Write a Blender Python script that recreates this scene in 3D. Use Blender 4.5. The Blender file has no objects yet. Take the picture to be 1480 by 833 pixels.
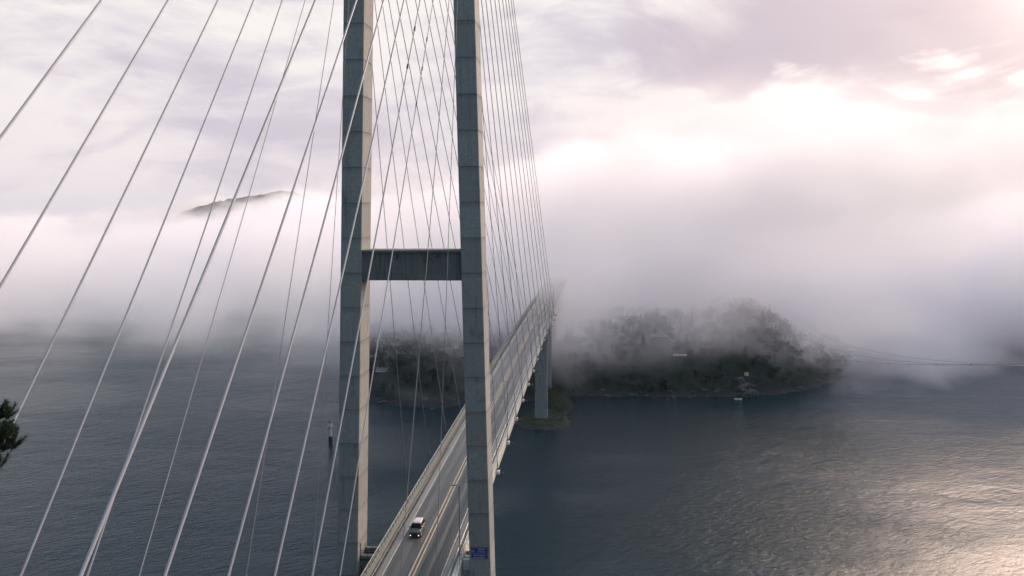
import bpy, bmesh, math, random
import numpy as np
from mathutils import Vector, Matrix

SC = bpy.context.scene
COL = SC.collection
R = math.radians

# ------------------------------------------------------------------ camera, world, sun, exposure
CAM = (27.0936, -131.822, 54.3959)
YAW, PITCH, ROLL = -0.0945563, -0.0913895, -0.00491878
fw = Vector((math.sin(YAW)*math.cos(PITCH), math.cos(YAW)*math.cos(PITCH), math.sin(PITCH)))
rt = Vector((math.cos(YAW), -math.sin(YAW), 0))
up = rt.cross(fw)
r2 = math.cos(ROLL)*rt + math.sin(ROLL)*up
u2 = -math.sin(ROLL)*rt + math.cos(ROLL)*up
cd = bpy.data.cameras.new('camera')
cam = bpy.data.objects.new('camera', cd)
COL.objects.link(cam)
m = Matrix((r2, u2, -fw)).transposed().to_4x4()
m.translation = CAM
cam.matrix_world = m
cd.sensor_width = 36
cd.lens = 1263.91/1480*36
cd.clip_start = 0.2
cd.clip_end = 60000
SC.camera = cam

SUN_AZ, SUN_EL = R(39), R(20)          # azimuth from +Y towards +X
SUN = Vector((math.sin(SUN_AZ)*math.cos(SUN_EL), math.cos(SUN_AZ)*math.cos(SUN_EL), math.sin(SUN_EL)))
SUN_STRENGTH, SUN_ANGLE = 3.8, R(42)
EXPOSURE = 0.0
HAZE_DENSITY = 0.00003
FOG_DENSITY = 0.038

SC.view_settings.view_transform = 'Standard'
SC.view_settings.look = 'None'
SC.view_settings.gamma = 1
SC.view_settings.exposure = EXPOSURE
SC.view_settings.use_curve_mapping = False
SC.render.engine = 'CYCLES'
SC.cycles.volume_bounces = 12
SC.cycles.max_bounces = 16
SC.cycles.diffuse_bounces = 3
SC.cycles.glossy_bounces = 3
SC.cycles.volume_step_rate = 0.8
SC.cycles.volume_max_steps = 256
SC.cycles.sample_clamp_indirect = 4
SC.cycles.use_denoising = True
SC.cycles.caustics_reflective = False
SC.cycles.caustics_refractive = False


class N:
    """small node-tree writer"""
    def __init__(s, tree):
        s.t = tree
        for n in list(tree.nodes):
            tree.nodes.remove(n)

    def new(s, typ, **kw):
        n = s.t.nodes.new(typ)
        for k, v in kw.items():
            setattr(n, k, v)
        return n

    def put(s, sock, v):
        if isinstance(v, bpy.types.NodeSocket):
            s.t.links.new(v, sock)
        elif v is not None:
            if sock.type == 'RGBA' and len(v) == 3:
                v = (*v, 1)
            sock.default_value = v

    def math(s, op, a, b=None, c=None, clamp=False):
        n = s.new('ShaderNodeMath', operation=op)
        n.use_clamp = clamp
        s.put(n.inputs[0], a)
        if b is not None: s.put(n.inputs[1], b)
        if c is not None: s.put(n.inputs[2], c)
        return n.outputs[0]

    def vmath(s, op, a, b=None, out=0):
        n = s.new('ShaderNodeVectorMath', operation=op)
        s.put(n.inputs[0], a)
        if b is not None: s.put(n.inputs[1], b)
        return n.outputs['Value'] if op in ('DOT_PRODUCT', 'LENGTH') else n.outputs[0]

    def smooth(s, v, a, b, lo=0.0, hi=1.0, kind='SMOOTHSTEP'):
        n = s.new('ShaderNodeMapRange', interpolation_type=kind)
        s.put(n.inputs['Value'], v)
        n.inputs['From Min'].default_value = a
        n.inputs['From Max'].default_value = b
        n.inputs['To Min'].default_value = lo
        n.inputs['To Max'].default_value = hi
        return n.outputs[0]

    def mix(s, f, a, b, blend='MIX'):
        n = s.new('ShaderNodeMix', data_type='RGBA', blend_type=blend)
        s.put(n.inputs[0], f)
        s.put(n.inputs[6], a)
        s.put(n.inputs[7], b)
        return n.outputs[2]

    def noise(s, vec, scale, detail=4, rough=0.5, dist=0.0):
        n = s.new('ShaderNodeTexNoise')
        s.put(n.inputs['Vector'], vec)
        n.inputs['Scale'].default_value = scale
        n.inputs['Detail'].default_value = detail
        n.inputs['Roughness'].default_value = rough
        n.inputs['Distortion'].default_value = dist
        return n.outputs[0]

    def mapping(s, vec, scale=(1, 1, 1), loc=(0, 0, 0), rot=(0, 0, 0)):
        n = s.new('ShaderNodeMapping')
        s.put(n.inputs['Vector'], vec)
        n.inputs['Location'].default_value = loc
        n.inputs['Rotation'].default_value = rot
        n.inputs['Scale'].default_value = scale
        return n.outputs[0]

    def sep(s, vec):
        n = s.new('ShaderNodeSeparateXYZ')
        s.put(n.inputs[0], vec)
        return n.outputs

    def ramp(s, f, stops, interp='LINEAR'):
        n = s.new('ShaderNodeValToRGB')
        n.color_ramp.interpolation = interp
        e = n.color_ramp.elements
        while len(e) < len(stops):
            e.new(0.5)
        for el, (p, c) in zip(e, stops):
            el.position = p
            el.color = (*c, 1) if len(c) == 3 else c
        s.put(n.inputs[0], f)
        return n.outputs[0]

    def pos(s):
        return s.new('ShaderNodeNewGeometry').outputs['Position']

    def objc(s):
        return s.new('ShaderNodeTexCoord').outputs['Object']

    def bump(s, h, strength, dist, normal=None):
        n = s.new('ShaderNodeBump')
        n.inputs['Strength'].default_value = strength
        n.inputs['Distance'].default_value = dist
        s.put(n.inputs['Height'], h)
        if normal is not None: s.put(n.inputs['Normal'], normal)
        return n.outputs[0]

    def principled(s, color, rough=0.6, metal=0.0, normal=None, ior=1.5, spec=0.5):
        n = s.new('ShaderNodeBsdfPrincipled')
        s.put(n.inputs['Base Color'], color)
        s.put(n.inputs['Roughness'], rough)
        s.put(n.inputs['Metallic'], metal)
        n.inputs['IOR'].default_value = ior
        s.put(n.inputs['Specular IOR Level'], spec)
        if normal is not None: s.put(n.inputs['Normal'], normal)
        return n

    def out(s, sh, vol=None):
        o = s.new('ShaderNodeOutputMaterial')
        if sh is not None: s.t.links.new(sh.outputs[0], o.inputs['Surface'])
        if vol is not None: s.t.links.new(vol.outputs[0], o.inputs['Volume'])


def make_world():
    w = bpy.data.worlds.new('World')
    SC.world = w
    w.use_nodes = True
    n = N(w.node_tree)
    d = n.new('ShaderNodeTexCoord').outputs['Generated']
    x, y, z = n.sep(d)
    el = n.math('MULTIPLY', n.math('ARCSINE', z), 57.2958)
    az = n.math('MULTIPLY', n.math('ARCTAN2', x, y), 57.2958)       # degrees from +Y towards +X
    sky = n.new('ShaderNodeTexSky', sky_type='NISHITA')
    sky.sun_disc = False
    sky.sun_elevation = SUN_EL
    sky.sun_rotation = SUN_AZ
    # overcast deck: pale lavender near the horizon, cream above it, cool overhead
    base = n.ramp(n.smooth(el, -5, 90, kind='LINEAR'), [
        (0.0, (0.78, 0.70, 0.77)), (0.07, (0.91, 0.81, 0.84)), (0.12, (0.96, 0.88, 0.88)),
        (0.18, (1.02, 0.95, 0.92)), (0.30, (0.80, 0.86, 0.94)), (0.50, (1.2, 1.32, 1.45)), (1.0, (2.2, 2.5, 2.9))])
    v = n.mapping(d, scale=(1, 1, 2.5), loc=(0.35, 0.1, 0.2))
    c1 = n.noise(v, 3.4, 7, 0.56, 0.5)
    c2 = n.noise(n.mapping(d, scale=(1, 1, 3.2), loc=(3.1, 1.7, 0.4)), 7.5, 6, 0.6, 0.8)
    # veiled sun behind the clouds
    g = n.vmath('DOT_PRODUCT', d, (math.sin(R(26))*math.cos(R(25.5)), math.cos(R(26))*math.cos(R(25.5)), math.sin(R(25.5))))
    g = n.math('MAXIMUM', g, 0.0)
    glow = n.math('ADD', n.math('MULTIPLY', n.math('POWER', g, 30.0), 0.3), n.math('MULTIPLY', n.math('POWER', g, 80.0), 26.0))
    col = n.mix(1.0, base, n.mix(1.0, (1.0, 0.73, 0.60), glow, 'MULTIPLY'), 'ADD')
    mauve = n.smooth(n.math('ADD', n.math('MULTIPLY', c1, 0.75), n.math('MULTIPLY', c2, 0.35)), 0.47, 0.70)
    mauve = n.math('MULTIPLY', mauve, n.smooth(el, 14, 26, 1, 0.3))
    col = n.mix(n.math('MULTIPLY', mauve, 0.8), col, (0.60, 0.53, 0.64))
    # a mauve-grey cloud bank high on the right of the view
    wob = n.math('MULTIPLY', n.math('SUBTRACT', c1, 0.5), 13)
    wob2 = n.math('MULTIPLY', n.math('SUBTRACT', c2, 0.5), 7)
    e2 = n.math('ADD', n.math('ADD', el, wob), wob2)
    bank = n.math('MULTIPLY', n.smooth(e2, 5.5, 7.6), n.smooth(n.math('ADD', az, n.math('MULTIPLY', wob, 1.6)), 0, 9))
    bank = n.math('MULTIPLY', bank, n.smooth(e2, 12.5, 17, 1, 0.0))
    bank = n.math('MULTIPLY', bank, n.smooth(az, 20, 40, 1, 0.1))
    col = n.mix(n.math('MULTIPLY', bank, 0.9), col, (0.64, 0.53, 0.60))
    # added dark blue-grey patch overhead, out of view, to darken the mid-fjord reflection
    sky_dim = n.math('MULTIPLY', n.smooth(n.math('ADD', el, wob), 13, 18), n.smooth(el, 46, 72, 1, 0))
    sky_dim = n.math('MULTIPLY', sky_dim, n.smooth(n.math('ADD', az, wob), 8, 24, 1, 0))
    col = n.mix(n.math('MULTIPLY', sky_dim, 0.93), col, (0.10, 0.165, 0.215))
    g2 = n.math('MAXIMUM', n.vmath('DOT_PRODUCT', d, (math.sin(R(27))*math.cos(R(6.5)), math.cos(R(27))*math.cos(R(6.5)), math.sin(R(6.5)))), 0.0)
    col = n.mix(1.0, col, n.mix(1.0, (0.10, 0.055, 0.01), n.math('POWER', g2, 80.0), 'MULTIPLY'), 'ADD')
    # unseen sky behind the camera dimmed and tinted blue to cool the tower fronts
    back = n.smooth(n.vmath('DOT_PRODUCT', d, (SUN.x*0.6, 1.0, 0.0)), -0.8, 0.45)
    col = n.mix(1.0, col, n.mix(back, (0.23, 0.40, 0.54), (1, 1, 1)), 'MULTIPLY')
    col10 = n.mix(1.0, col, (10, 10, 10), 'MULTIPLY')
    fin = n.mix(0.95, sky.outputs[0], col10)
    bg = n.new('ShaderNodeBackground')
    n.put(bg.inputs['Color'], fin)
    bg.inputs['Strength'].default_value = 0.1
    o = n.new('ShaderNodeOutputWorld')
    n.t.links.new(bg.outputs[0], o.inputs['Surface'])


make_world()
ld = bpy.data.lights.new('sun', 'SUN')
ld.energy = SUN_STRENGTH
ld.angle = SUN_ANGLE
ld.color = (1.0, 0.75, 0.54)
sun = bpy.data.objects.new('sun', ld)
COL.objects.link(sun)
sun.rotation_euler = SUN.to_track_quat('Z', 'Y').to_euler()

WATER_Z = -56.0


def dz(y):
    """height of the carriageway along the bridge (0 at the tower)"""
    return 0.0219894*y - 3.84484e-05*y*y


# ------------------------------------------------------------------ mesh helpers
class MB:
    def __init__(s):
        s.v, s.f = [], []

    def add(s, vs, fs):
        b = len(s.v)
        s.v += [tuple(p) for p in vs]
        s.f += [tuple(i+b for i in f) for f in fs]
        return s

    def box(s, x0, x1, y0, y1, z0, z1):
        vs = [(x0, y0, z0), (x1, y0, z0), (x1, y1, z0), (x0, y1, z0), (x0, y0, z1), (x1, y0, z1), (x1, y1, z1), (x0, y1, z1)]
        return s.add(vs, [(0, 3, 2, 1), (4, 5, 6, 7), (0, 1, 5, 4), (1, 2, 6, 5), (2, 3, 7, 6), (3, 0, 4, 7)])

    def tube(s, pts, r, n=8, cap=True):
        pts = [Vector(p) for p in pts]
        rs = r if isinstance(r, (list, tuple)) else [r]*len(pts)
        vs, fs = [], []
        a = None
        for i, p in enumerate(pts):
            t = (pts[min(i+1, len(pts)-1)] - pts[max(i-1, 0)]).normalized()
            if a is None:
                a = t.orthogonal().normalized()
            else:
                a = (a - t*a.dot(t)).normalized()
            b = t.cross(a)
            for k in range(n):
                c = 2*math.pi*k/n
                vs.append(p + (a*math.cos(c) + b*math.sin(c))*rs[i])
        for i in range(len(pts)-1):
            for k in range(n):
                fs.append((i*n+k, i*n+(k+1) % n, (i+1)*n+(k+1) % n, (i+1)*n+k))
        if cap:
            fs.append(tuple(range(n))[::-1])
            fs.append(tuple(range((len(pts)-1)*n, len(pts)*n)))
        return s.add(vs, fs)

    def loft(s, rings, cap=True, closed=True):
        n = len(rings[0])
        vs = [p for r in rings for p in r]
        fs = []
        for i in range(len(rings)-1):
            for k in range(n if closed else n-1):
                fs.append((i*n+k, i*n+(k+1) % n, (i+1)*n+(k+1) % n, (i+1)*n+k))
        if cap:
            fs.append(tuple(range(n))[::-1])
            fs.append(tuple(range((len(rings)-1)*n, len(rings)*n)))
        return s.add(vs, fs)

    def sweep(s, prof, ys, cap=True):
        """closed (x, z) profile carried along the bridge"""
        return s.loft([[(x, y, z+dz(y)) for x, z in prof] for y in ys], cap)

    def lathe(s, prof, c=(0, 0, 0), n=20):
        vs, fs = [], []
        for r, z in prof:
            for k in range(n):
                a = 2*math.pi*k/n
                vs.append((c[0]+r*math.cos(a), c[1]+r*math.sin(a), c[2]+z))
        m_ = len(prof)
        for i in range(m_-1):
            for k in range(n):
                fs.append((i*n+k, i*n+(k+1) % n, (i+1)*n+(k+1) % n, (i+1)*n+k))
        fs.append(tuple(range(n))[::-1])
        fs.append(tuple(range((m_-1)*n, m_*n)))
        return s.add(vs, fs)

    def build(s, name, mat, parent=None, smooth=False, bevel=0.0):
        me = bpy.data.meshes.new(name)
        me.from_pydata(s.v, [], s.f)
        bm = bmesh.new()
        bm.from_mesh(me)
        bmesh.ops.recalc_face_normals(bm, faces=bm.faces)
        bm.to_mesh(me)
        bm.free()
        if smooth:
            me.polygons.foreach_set('use_smooth', [True]*len(me.polygons))
        return link(name, me, mat, parent, bevel)


def link(name, me, mat, parent=None, bevel=0.0):
    o = bpy.data.objects.new(name, me)
    COL.objects.link(o)
    if mat is not None: me.materials.append(mat)
    if parent is not None:
        o.parent = parent
        o.matrix_parent_inverse = Matrix.Translation(-wloc(parent))
    if bevel:
        b = o.modifiers.new('bevel', 'BEVEL')
        b.width = bevel
        b.segments = 2
        b.limit_method = 'ANGLE'
    return o


def wloc(o):
    v = Vector(o.location)
    if o.parent is not None:
        v = wloc(o.parent) + o.matrix_parent_inverse.translation + v
    return v


def thing(name, label, cat, loc, group=None):
    o = bpy.data.objects.new(name, None)
    o.empty_display_size = 0.5
    COL.objects.link(o)
    o.location = loc
    return tag(o, label, cat, group)


def tag(o, label=None, cat=None, group=None, kind=None):
    if label: o['label'] = label
    if cat: o['category'] = cat
    if group: o['group'] = group
    if kind: o['kind'] = kind
    return o


def copy_thing(root, delta, label):
    """copy of a thing with copies of its parts, moved by delta"""
    r = root.copy()
    COL.objects.link(r)
    r.location = Vector(root.location) + Vector(delta)
    r['label'] = label
    for ch in root.children:
        c = ch.copy()
        COL.objects.link(c)
        c.parent = r
        c.matrix_parent_inverse = ch.matrix_parent_inverse
        for g in ch.children:
            e = g.copy()
            COL.objects.link(e)
            e.parent = c
            e.matrix_parent_inverse = g.matrix_parent_inverse
    return r


def np_mesh(name, V, F):
    """V (n,3), F (m,k) all faces of one size"""
    me = bpy.data.meshes.new(name)
    V = np.asarray(V, np.float32)
    F = np.asarray(F, np.int32)
    me.vertices.add(len(V))
    me.vertices.foreach_set('co', V.ravel())
    k = F.shape[1]
    me.loops.add(F.size)
    me.loops.foreach_set('vertex_index', F.ravel())
    me.polygons.add(len(F))
    me.polygons.foreach_set('loop_start', np.arange(0, F.size, k, dtype=np.int32))
    me.update(calc_edges=True)
    return me


# ------------------------------------------------------------------ materials
def material(name):
    mt = bpy.data.materials.new(name)
    mt.use_nodes = True
    return mt, N(mt.node_tree)


def mat_plain(name, color, rough=0.6, metal=0.0, var=0.25, scale=1.5):
    mt, n = material(name)
    k = n.noise(n.pos(), scale, 4, 0.6)
    c = n.mix(n.smooth(k, 0.3, 0.7), tuple(v*(1-var) for v in color), tuple(min(1, v*(1+var)) for v in color))
    n.out(n.principled(c, rough, metal))
    return mt


def mat_concrete(name, color, seg=5.27, z0=81.6, stain=0.5, streak=1.0, joint=False):
    mt, n = material(name)
    p = n.pos()
    x, y, z = n.sep(p)
    lift = n.math('FLOOR', n.math('DIVIDE', n.math('SUBTRACT', z, z0), seg))
    cv = n.new('ShaderNodeCombineXYZ')
    n.put(cv.inputs[0], n.math('MULTIPLY', lift, 7.31))
    n.put(cv.inputs[1], n.smooth(x, -2, 2, 0, 9.7))
    tone = n.noise(cv.outputs[0], 1.0, 0)                       # each pour has its own tone
    base = n.mix(n.smooth(tone, 0.3, 0.7), tuple(v*0.86 for v in color), tuple(v*1.12 for v in color))
    fine = n.noise(p, 2.6, 8, 0.65)
    base = n.mix(n.smooth(fine, 0.3, 0.75), n.mix(0.8, base, tuple(v*0.72 for v in color)), base)
    sv = n.mapping(p, scale=(1.7, 1.7, 0.06))
    st = n.noise(sv, 1.6, 6, 0.62)
    run = n.smooth(st, 0.52, 0.72)
    base = n.mix(n.math('MULTIPLY', run, 0.55*streak), base, tuple(v*0.42 for v in color))
    # formwork boards: thin vertical lines
    bx = n.math('FRACT', n.math('MULTIPLY', n.math('ADD', x, y), 4.2))
    board = n.smooth(n.math('ABSOLUTE', n.math('SUBTRACT', bx, 0.5)), 0.42, 0.5)
    base = n.mix(n.math('MULTIPLY', board, 0.22), base, tuple(v*0.4 for v in color))
    if joint:                                                   # grime along the pour joints
        jz = n.math('SUBTRACT', n.math('FRACT', n.math('ADD', n.math('DIVIDE', n.math('SUBTRACT', z, z0), seg), 0.5)), 0.5)
        jn = n.math('ADD', n.math('MULTIPLY', jz, seg), n.math('MULTIPLY', n.math('SUBTRACT', st, 0.5), -1.1))
        jm = n.math('MAXIMUM', n.smooth(n.math('ABSOLUTE', n.math('MULTIPLY', jz, seg)), 0.04, 0.10, 0.5, 0), n.math('MULTIPLY', n.math('MULTIPLY', n.smooth(jn, -1.0, -0.05), n.math('LESS_THAN', jz, 0.0)), 0.28))
        base = n.mix(jm, base, tuple(v*0.22 for v in color))
    # blotches of algae and damp
    bl = n.noise(n.mapping(p, scale=(1, 1, 0.45)), 0.55, 5, 0.7)
    base = n.mix(n.math('MULTIPLY', n.smooth(bl, 0.56, 0.68), stain), base, (color[0]*0.32, color[1]*0.36, color[2]*0.36))
    # tie-bolt holes: a regular grid of small dark dots
    gz = n.math('ABSOLUTE', n.math('SUBTRACT', n.math('FRACT', n.math('DIVIDE', z, 1.75)), 0.5))
    gx = n.math('ABSOLUTE', n.math('SUBTRACT', n.math('FRACT', n.math('DIVIDE', n.math('ADD', x, y), 1.05)), 0.5))
    dot = n.math('MULTIPLY', n.math('LESS_THAN', gz, 0.03), n.math('LESS_THAN', gx, 0.045))
    base = n.mix(n.math('MULTIPLY', dot, 0.6), base, (0.02, 0.022, 0.024))
    h = n.math('ADD', fine, n.math('MULTIPLY', board, -0.5))
    n.out(n.principled(base, 0.85, 0, n.bump(h, 0.35, 0.03), spec=0.25))
    return mt


def mat_asphalt():
    mt, n = material('worn_asphalt')
    p = n.pos()
    x, y, z = n.sep(p)
    wob = n.math('MULTIPLY', n.math('SUBTRACT', n.noise(n.mapping(p, scale=(0.6, 0.02, 0.1)), 1.0, 4), 0.5), 1.1)
    xx = n.math('ADD', x, wob)
    prof = n.ramp(n.smooth(xx, -6, 6, kind='LINEAR'), [
        (0.0, (0.06,)*3), (0.05, (0.06,)*3), (0.075, (0.30, 0.27, 0.235)), (0.125, (0.24, 0.22, 0.195)), (0.165, (0.075, 0.077, 0.078)), (0.23, (0.062, 0.064, 0.067)),
        (0.29, (0.135, 0.128, 0.12)), (0.35, (0.062, 0.063, 0.066)), (0.47, (0.085,)*3), (0.56, (0.082,)*3),
        (0.60, (0.018, 0.021, 0.025)), (0.65, (0.022, 0.024, 0.028)), (0.70, (0.135, 0.128, 0.12)), (0.75, (0.018, 0.021, 0.025)),
        (0.83, (0.045, 0.046, 0.048)), (0.885, (0.10, 0.095, 0.09)), (0.91, (0.30, 0.27, 0.235)), (1.0, (0.15, 0.14, 0.125))])
    lng = n.noise(n.mapping(p, scale=(2.2, 0.035, 0.1)), 1.0, 6, 0.6)
    col = n.mix(n.smooth(lng, 0.3, 0.7), n.mix(0.25, prof, (0.02, 0.021, 0.023)), n.mix(0.18, prof, (0.17, 0.16, 0.15)))
    gr = n.noise(p, 9.0, 6, 0.7)
    col = n.mix(n.math('MULTIPLY', n.smooth(gr, 0.4, 0.7), 0.3), col, (0.035, 0.036, 0.038))
    pa = n.noise(n.mapping(p, scale=(0.8, 0.12, 0.2)), 0.5, 3)
    rough = n.smooth(lng, 0.3, 0.7, 0.24, 0.42)
    n.out(n.principled(col, rough, 0, n.bump(gr, 0.12, 0.01), spec=0.5))
    return mt


def mat_paint(name, color, wear=0.45):
    mt, n = material(name)
    p = n.pos()
    w = n.noise(n.mapping(p, scale=(3, 0.5, 1)), 1.6, 6, 0.7)
    c = n.mix(n.math('MULTIPLY', n.smooth(w, 0.45, 0.65), wear), color, (0.09, 0.088, 0.085))
    n.out(n.principled(c, 0.6))
    return mt


def mat_water():
    mt, n = material('fjord_water')
    p = n.pos()
    q = n.mapping(p, rot=(0, 0, R(-52)))
    q2 = n.mapping(p, rot=(0, 0, R(-38)))
    swell = n.noise(n.mapping(q, scale=(0.5, 1.0, 1)), 0.13, 3, 0.5, 0.3)
    chop = n.noise(n.mapping(q2, scale=(0.42, 1.0, 1)), 0.62, 4, 0.58, 0.4)
    rip = n.noise(n.mapping(q, scale=(0.5, 1.0, 1)), 2.0, 3, 0.6, 0.3)
    gust = n.smooth(n.noise(n.mapping(p, scale=(0.5, 1.0, 1), rot=(0, 0, R(15))), 0.012, 4, 0.55), 0.36, 0.62, 0.35, 1.25)
    h = n.math('ADD', n.math('MULTIPLY', swell, 0.75), n.math('ADD', n.math('MULTIPLY', chop, 0.75), n.math('MULTIPLY', rip, 0.26)))
    h = n.math('MULTIPLY', h, gust)
    n.out(n.principled((0.005, 0.023, 0.031), 0.07, 0, n.bump(h, 1.0, 0.9), ior=1.33, spec=0.17))
    return mt


def mat_leaf(name, dark, light, scale=0.35):
    mt, n = material(name)
    p = n.pos()
    k = n.noise(p, scale, 4, 0.7)
    k2 = n.noise(p, scale*6, 2)
    c = n.mix(n.smooth(n.math('ADD', n.math('MULTIPLY', k, 0.7), n.math('MULTIPLY', k2, 0.3)), 0.38, 0.62), dark, light)
    n.out(n.principled(c, 0.75, spec=0.15))
    return mt


def mat_land(name, veg, rock, z_rock):
    mt, n = material(name)
    p = n.pos()
    x, y, z = n.sep(p)
    k = n.noise(p, 0.22, 7, 0.65)
    k2 = n.noise(p, 1.1, 5, 0.6)
    c = n.mix(n.smooth(k, 0.35, 0.65), tuple(v*0.55 for v in veg), tuple(v*1.3 for v in veg))
    lim = n.math('ADD', z, n.math('MULTIPLY', n.math('SUBTRACT', k, 0.5), 7))
    rk = n.mix(n.smooth(k2, 0.3, 0.7), tuple(v*0.45 for v in rock), rock)
    c = n.mix(n.smooth(lim, z_rock-0.6, z_rock+0.8), rk, c)
    n.out(n.principled(c, 0.9, 0, n.bump(n.math('ADD', k, n.math('MULTIPLY', k2, 0.4)), 0.8, 0.6), spec=0.15))
    return mt


def mat_emit(name, color, s):
    mt, n = material(name)
    e = n.new('ShaderNodeEmission')
    n.put(e.inputs[0], color)
    e.inputs[1].default_value = s
    n.out(e)
    return mt


M = dict(
    leg=mat_concrete('tower_concrete', (0.335, 0.335, 0.325), joint=True),
    beam=mat_concrete('stained_dark_concrete', (0.19, 0.195, 0.195), stain=0.8, streak=1.8),
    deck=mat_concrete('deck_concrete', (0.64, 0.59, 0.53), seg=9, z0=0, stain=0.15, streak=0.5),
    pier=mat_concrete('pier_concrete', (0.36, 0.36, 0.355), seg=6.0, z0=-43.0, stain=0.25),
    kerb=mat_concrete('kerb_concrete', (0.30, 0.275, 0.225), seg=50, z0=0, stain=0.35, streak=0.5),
    shaded_gutter=mat_plain('shaded_gutter_asphalt', (0.035, 0.038, 0.04), 0.5),  # asphalt darkened for the crash barrier's shadow
    asphalt=mat_asphalt(),
    yellow=mat_paint('worn_yellow_paint', (0.52, 0.38, 0.25)),
    white=mat_paint('worn_white_paint', (0.46, 0.44, 0.40)),
    steel=mat_plain('galvanised_steel', (0.46, 0.45, 0.43), 0.5, 0.3),
    darksteel=mat_plain('dark_steel', (0.045, 0.048, 0.052), 0.5, 0.2),
    cable=mat_plain('grey_cable_sheath', (0.32, 0.30, 0.315), 0.45, 0.0, 0.06, 0.3),
    cable_dark=mat_plain('dark_cable_sheath', (0.20, 0.19, 0.20), 0.5, 0.0, 0.1, 0.3),
    whitepaint=mat_plain('white_painted_steel', (0.72, 0.68, 0.63), 0.5, 0.0, 0.08),
    water=mat_water(),
    black=mat_plain('black_paint', (0.02, 0.021, 0.023), 0.5),
    red=mat_plain('dull_red_paint', (0.20, 0.035, 0.03), 0.5),
)

# ------------------------------------------------------------------ water and land
mb = MB()
mb.add([(-9000, -1200, WATER_Z), (9000, -1200, WATER_Z), (9000, 9000, WATER_Z), (-9000, 9000, WATER_Z)], [(0, 1, 2, 3)])
tag(mb.build('water', M['water']), kind='structure')

rng = np.random.default_rng(7)


def vnoise(x, y, seed=0):
    """smooth value noise on arrays"""
    xi = np.floor(x).astype(int)
    yi = np.floor(y).astype(int)
    fx, fy = x-xi, y-yi
    fx = fx*fx*(3-2*fx)
    fy = fy*fy*(3-2*fy)

    def h(a, b):
        k = (a*374761393 + b*668265263 + seed*974634541) & 0x7fffffff
        k = ((k ^ (k >> 13))*1274126177) & 0x7fffffff
        return ((k ^ (k >> 16)) & 0xffff)/65535.0
    return (h(xi, yi)*(1-fx)+h(xi+1, yi)*fx)*(1-fy)+(h(xi, yi+1)*(1-fx)+h(xi+1, yi+1)*fx)*fy


def fbm(x, y, seed=0, o=4):
    s, a = 0, 0.5
    for i in range(o):
        s = s+a*vnoise(x*2**i, y*2**i, seed+i)
        a *= 0.5
    return s


SHX = [-420, -300, -220, -170, -122, -100, -80, -63, -48, -22, 7, 24, 44, 68, 92, 108, 129, 151, 168, 180, 190, 202, 215, 225, 400]
SHY = [900, 860, 720, 560, 400, 349, 343, 335, 347, 358, 369, 377, 377, 376, 382, 381, 389, 398, 415, 433, 450, 474, 520, 600, 900]
HX = [-420, -160, -110, -60, 0, 25, 60, 95, 122, 140, 165, 195, 230, 400]
HH = [10, 10, 14, 20, 24, 22, 26, 30, 40, 36, 16, 8, 4, 2]


def land_h(x, y):
    d = y - np.interp(x, SHX, SHY) + (fbm(x*0.06, y*0.06, 3)-0.47)*16
    H = np.interp(x, HX, HH)*(0.75+0.5*fbm(x*0.02, y*0.02, 9))
    t = np.clip(d/62.0, 0, 1)
    h = H*(t*(2-t))**1.15 + 1.4*np.clip(d/4.0, -2, 1)
    h = h + np.where(d > 0, (fbm(x*0.12, y*0.12, 5)-0.47)*4.5*np.clip(d/10, 0, 1), 0)
    return WATER_Z + h


def heightfield(name, xs, ys, fn, mat):
    X, Y = np.meshgrid(xs, ys)
    Z = fn(X, Y)
    V = np.stack([X, Y, Z], -1).reshape(-1, 3)
    nx, ny = len(xs), len(ys)
    i = (np.arange(ny-1)[:, None]*nx+np.arange(nx-1)[None, :]).ravel()
    me = np_mesh(name, V, np.stack([i, i+1, i+nx+1, i+nx], -1))
    me.polygons.foreach_set('use_smooth', [True]*len(me.polygons))
    return link(name, me, mat)


land_mat = mat_land('shore_ground', (0.020, 0.029, 0.024), (0.048, 0.050, 0.052), WATER_Z+1.8)
tag(heightfield('headland_terrain', np.linspace(-420, 300, 260), np.linspace(325, 800, 200), land_h, land_mat), kind='structure')


def islet_h(x, y):
    a = np.hypot((x-1.0)/14.0, (y-310)/16.5)
    b = np.hypot((x-6.0)/9.5, (y-345)/22.0)
    n_ = (fbm(x*0.25, y*0.25, 21)-0.47)
    e = np.minimum(a, b*1.02) + n_*0.28
    h = 2.6*np.clip((1-e)/0.22, -1.2, 1)
    rise = 7.0*np.clip((1.15-b)/0.8, 0, 1)
    return WATER_Z + h + np.where(h > 0, rise + n_*1.6, 0)


islet_mat = mat_land('islet_grass', (0.034, 0.042, 0.026), (0.08, 0.08, 0.076), WATER_Z+1.5)
tag(heightfield('islet_terrain', np.linspace(-24, 26, 110), np.linspace(284, 374, 150), islet_h, islet_mat), kind='structure')


def hill_h(x, y):
    z = 52.6 - np.clip(y+130.6, 0, 200)*1.85 + np.clip(-y-131, 0, 60)*0.15
    z = z + (fbm(x*0.2, y*0.2, 31)-0.47)*1.2 + (fbm(x*0.03, y*0.03, 33)-0.47)*8*np.clip((np.abs(x-27)-2)/20, 0, 1)
    cut = dz(y)-9.0+np.clip((np.abs(x)-11.0)*1.4, 0, 200)
    return np.maximum(np.minimum(z, np.where(y > -215, cut, 1e3)), -64)


hill_mat = mat_land('hillside_ground', (0.05, 0.055, 0.035), (0.16, 0.155, 0.15), WATER_Z+5)
tag(heightfield('hillside_terrain', np.linspace(-220, 260, 200), np.linspace(-330, -58, 140), hill_h, hill_mat), kind='structure')


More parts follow.
